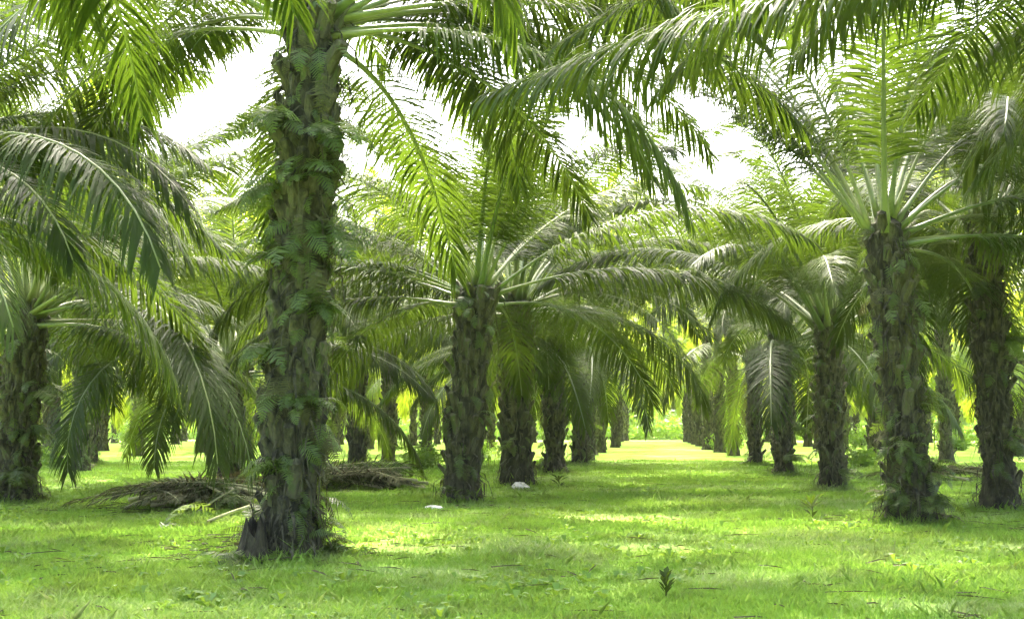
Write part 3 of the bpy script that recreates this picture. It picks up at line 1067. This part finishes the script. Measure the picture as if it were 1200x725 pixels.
SH = [shrub_mesh(k) for k in range(3)]
STEM = MB()
for k in range(5):
    STEM.tube([(0.03 * k - .06, 0, -.05), (.1 * math.cos(k * 1.3), .1 * math.sin(k * 1.3), .4), (.35 * math.cos(k * 1.3), .35 * math.sin(k * 1.3), .9)], [.03, .022, .01], 5)
STEM_ME = STEM.mesh('stem', [M['bark']])
for k, (px, py, s, lab) in enumerate([
        (495, 549, .75, 'low pale bush at the foot of the thin palm left of the central palm'),
        (62, 548, .7, 'low bush left of the shadowy far left palm'),
        (30, 538, .8, 'low bush at the left picture edge beyond the sunny strip'),
        (75, 521, 1.5, 'pale bushes far back behind the shadowy left palm'),
        (160, 521, 1.5, 'pale far bush right of the shadowy left palm'),
        (385, 520, 1.6, 'far bush between the second row palms at left'),
        (455, 519, 1.6, 'pale far bush behind the thin left palm'),
        (560, 540, .9, 'bush half hidden behind the stout central palm'),
        (745, 511, 2.2, 'sunny bush at the end of the grass avenue'),
        (790, 513, 1.9, 'low sunny bush right of the end of the avenue'),
        (1010, 548, .7, 'low bush between the fan palm and the palm at right'),
        (1120, 528, 1.2, 'far bush right of the palm with ferny foot'),
        (1010, 524, 1.3, 'far bush behind the fan palm at right'),
        (850, 527, 1.0, 'bush in the far right avenue row'),
        (300, 522, 1.5, 'far bush left of the nearest trunk')]):
    x, y = at(px, py)
    rs = random.Random(k)
    root = empty('bush', (x, y, float(gh(x, y))), rs.uniform(0, 6.28))
    root.scale = (s, s, s * .8)
    tag(root, lab, 'bush', 'bushes under the palms')
    link('foliage', SH[k % 3], root)
    link('stem', STEM_ME, root)


# ------------------------------------------------------------------ grass
def build_grass():
    rs = np.random.RandomState(11)
    n0 = 620000
    # density falls off with distance from the place the picture is taken
    d = 6.5 + (60 - 6.5) * rs.rand(n0) ** 1.9
    ang = rs.uniform(-.52, .52, n0) - YAW * -1.0
    x = -np.sin(ang) * d
    y = np.cos(ang) * d
    patch = vnoise(x, y, 1.3, 21) * .6 + vnoise(x, y, .35, 22) * .4
    bare = vnoise(x, y, 2.6, 23)
    keep = rs.rand(n0) < np.clip(.25 + 1.5 * patch - .7 * (bare > .68), .1, 1)
    x, y, d, patch = x[keep], y[keep], d[keep], patch[keep]
    bx, by, bh = [], [], []
    for (px_, py_) in NEAR:
        if py_ < 8: continue
        m_ = 1500
        q = rs.uniform(0, 2 * np.pi, m_); rr_ = .34 + rs.gamma(1.5, .16, m_)
        bx.append(px_ + rr_ * np.cos(q)); by.append(py_ + rr_ * np.sin(q)); bh.append(np.exp(-(rr_ - .34) / .35))
    for (px_, py_, r_, m_) in [(*at(294, 660), .22, 900), (*at(609, 576), .24, 260), (*at(507, 595), .24, 110), (*at(293, 570), .1, 300)]:
        q = rs.uniform(0, 2 * np.pi, m_); rr_ = r_ + rs.gamma(1.5, .07, m_)
        bx.append(px_ + rr_ * np.cos(q)); by.append(py_ + rr_ * np.sin(q)); bh.append(.55 * np.exp(-(rr_ - r_) / .2))
    n1 = len(x)
    x = np.concatenate([x] + bx); y = np.concatenate([y] + by); bh = np.concatenate([np.zeros(n1)] + bh)
    patch = np.concatenate([patch, np.full(len(x) - n1, .5)]); d = np.hypot(x, y)
    n = len(x)
    h = (.03 + .10 * patch ** 1.5) * rs.uniform(.5, 1.4, n)
    h += bh * rs.uniform(.02, .2, n)
    tall = rs.rand(n) < .03
    h[tall] *= 1.9
    w = rs.uniform(.0035, .008, n) * (1 + d / 18)
    z = gh(x, y)
    a = rs.uniform(0, 2 * np.pi, n)
    le = rs.uniform(.2, 1.1, n) * h
    b = rs.uniform(0, 2 * np.pi, n)
    base = np.stack([x, y, z - .005], 1)
    sv = np.stack([np.cos(a) * w, np.sin(a) * w, np.zeros(n)], 1)
    mid = base + np.stack([np.cos(b) * le * .3, np.sin(b) * le * .3, h * .6], 1)
    tip = base + np.stack([np.cos(b) * le, np.sin(b) * le, h], 1)
    v = np.stack([base - sv, base + sv, mid + sv * .8, tip, mid - sv * .8], 1).reshape(-1, 3)
    me = bpy.data.meshes.new('grass')
    me.vertices.add(5 * n)
    me.vertices.foreach_set('co', v.astype(np.float32).ravel())
    me.loops.add(5 * n)
    me.loops.foreach_set('vertex_index', np.arange(5 * n, dtype=np.int32))
    me.polygons.add(n)
    me.polygons.foreach_set('loop_start', np.arange(0, 5 * n, 5, dtype=np.int32))
    me.polygons.foreach_set('loop_total', np.full(n, 5, dtype=np.int32))
    me.update(calc_edges=True)
    me.materials.append(M['grass'])
    tag(link('grass', me), 'short bright green grass with weeds on the plantation floor', 'grass', kind='stuff')


build_grass()


def build_litter():
    """dry leaflets and bits of frond lying in the grass, thickest by the trunks and the heaps"""
    rs = random.Random(9)
    mb = MB()
    spots = [(a, b, 1.0, 70) for a, b in NEAR if b > 8] + [(*at(232, 594), 1.5, 260), (*at(415, 573), 1.3, 220), (*at(1128, 563), 1.2, 160), (*at(300, 640), .9, 160)]
    for _ in range(900):
        d = 8 + 40 * rs.random() ** 1.5; a = rs.uniform(-.5, .5) + YAW
        spots.append((-math.sin(a) * d, math.cos(a) * d, .05, 1))
    for sx, sy, sp, n in spots:
        for _ in range(n):
            x, y = sx + rs.gauss(0, sp), sy + rs.gauss(0, sp)
            z = float(gh(x, y)) + rs.uniform(.01, .08)
            a = rs.uniform(0, 6.28); l = rs.uniform(.12, .55); w = rs.uniform(.008, .02)
            o = Vector((math.cos(a), math.sin(a), rs.uniform(-.1, .12))); q = Vector((-o.y, o.x, .3)) * w
            p = Vector((x, y, z))
            mb.add([p - q, p + q, p + o * l * .6 + q * .8, p + o * l + Vector((0, 0, -.02)), p + o * l * .6 - q * .8], [(0, 1, 2, 3, 4)])
    tag(link('leaf_litter', mb.mesh('leaf_litter', [M['dead_leaf']], smooth=False)), 'dry brown leaflets littering the grass', 'leaf litter', kind='stuff')


build_litter()


def build_weeds():
    rs = random.Random(4)
    mb = MB()
    for _ in range(2600):
        d = 8 + 42 * rs.random() ** 1.6
        a = rs.uniform(-.5, .5) + YAW
        x, y = -math.sin(a) * d, math.cos(a) * d
        if vnoise(x, y, 2.2, 31) < .45: continue
        z = float(gh(x, y))
        n = rs.randint(4, 8)
        s = rs.uniform(.05, .14)
        for k in range(n):
            t = 2 * math.pi * k / n + rs.gauss(0, .3)
            o = Vector((math.cos(t), math.sin(t), 0)); q = Vector((-o.y, o.x, 0))
            u = rs.uniform(.3, 1.1)
            p = Vector((x, y, z + .01))
            m_ = p + o * s * .55 + Vector((0, 0, s * u * .8)); e = p + o * s * 1.1 + Vector((0, 0, s * u * .7))
            mb.add([p, m_ + q * s * .28, e, m_ - q * s * .28], [(0, 1, 2, 3)])
    tag(link('ground_weeds', mb.mesh('ground_weeds', [M['shrub']], smooth=False)), 'small broad leaved weeds scattered through the grass', 'weeds', kind='stuff')


build_weeds()


# ------------------------------------------------------------------ thin haze volume, added to lift the dark tones
def haze(density=.0002):
    m, N, L = mat('haze')
    out = N.new('ShaderNodeOutputMaterial')
    v = N.new('ShaderNodeVolumePrincipled')
    v.inputs['Color'].default_value = (.95, .97, .86, 1)
    v.inputs['Density'].default_value = density
    v.inputs['Anisotropy'].default_value = .2
    L.new(v.outputs[0], out.inputs['Volume'])
    x0, x1, y0, y1, z0, z1 = -700, 700, -700, 700, -1.2, 26
    mb = MB()
    mb.add([(x0, y0, z0), (x1, y0, z0), (x1, y1, z0), (x0, y1, z0), (x0, y0, z1), (x1, y0, z1), (x1, y1, z1), (x0, y1, z1)],
           [(3, 2, 1, 0), (4, 5, 6, 7), (0, 1, 5, 4), (1, 2, 6, 5), (2, 3, 7, 6), (3, 0, 4, 7)])
    tag(link('haze', mb.mesh('haze', [m], smooth=False)), 'thin added haze that lifts the dark tones', 'haze', kind='stuff')


haze()
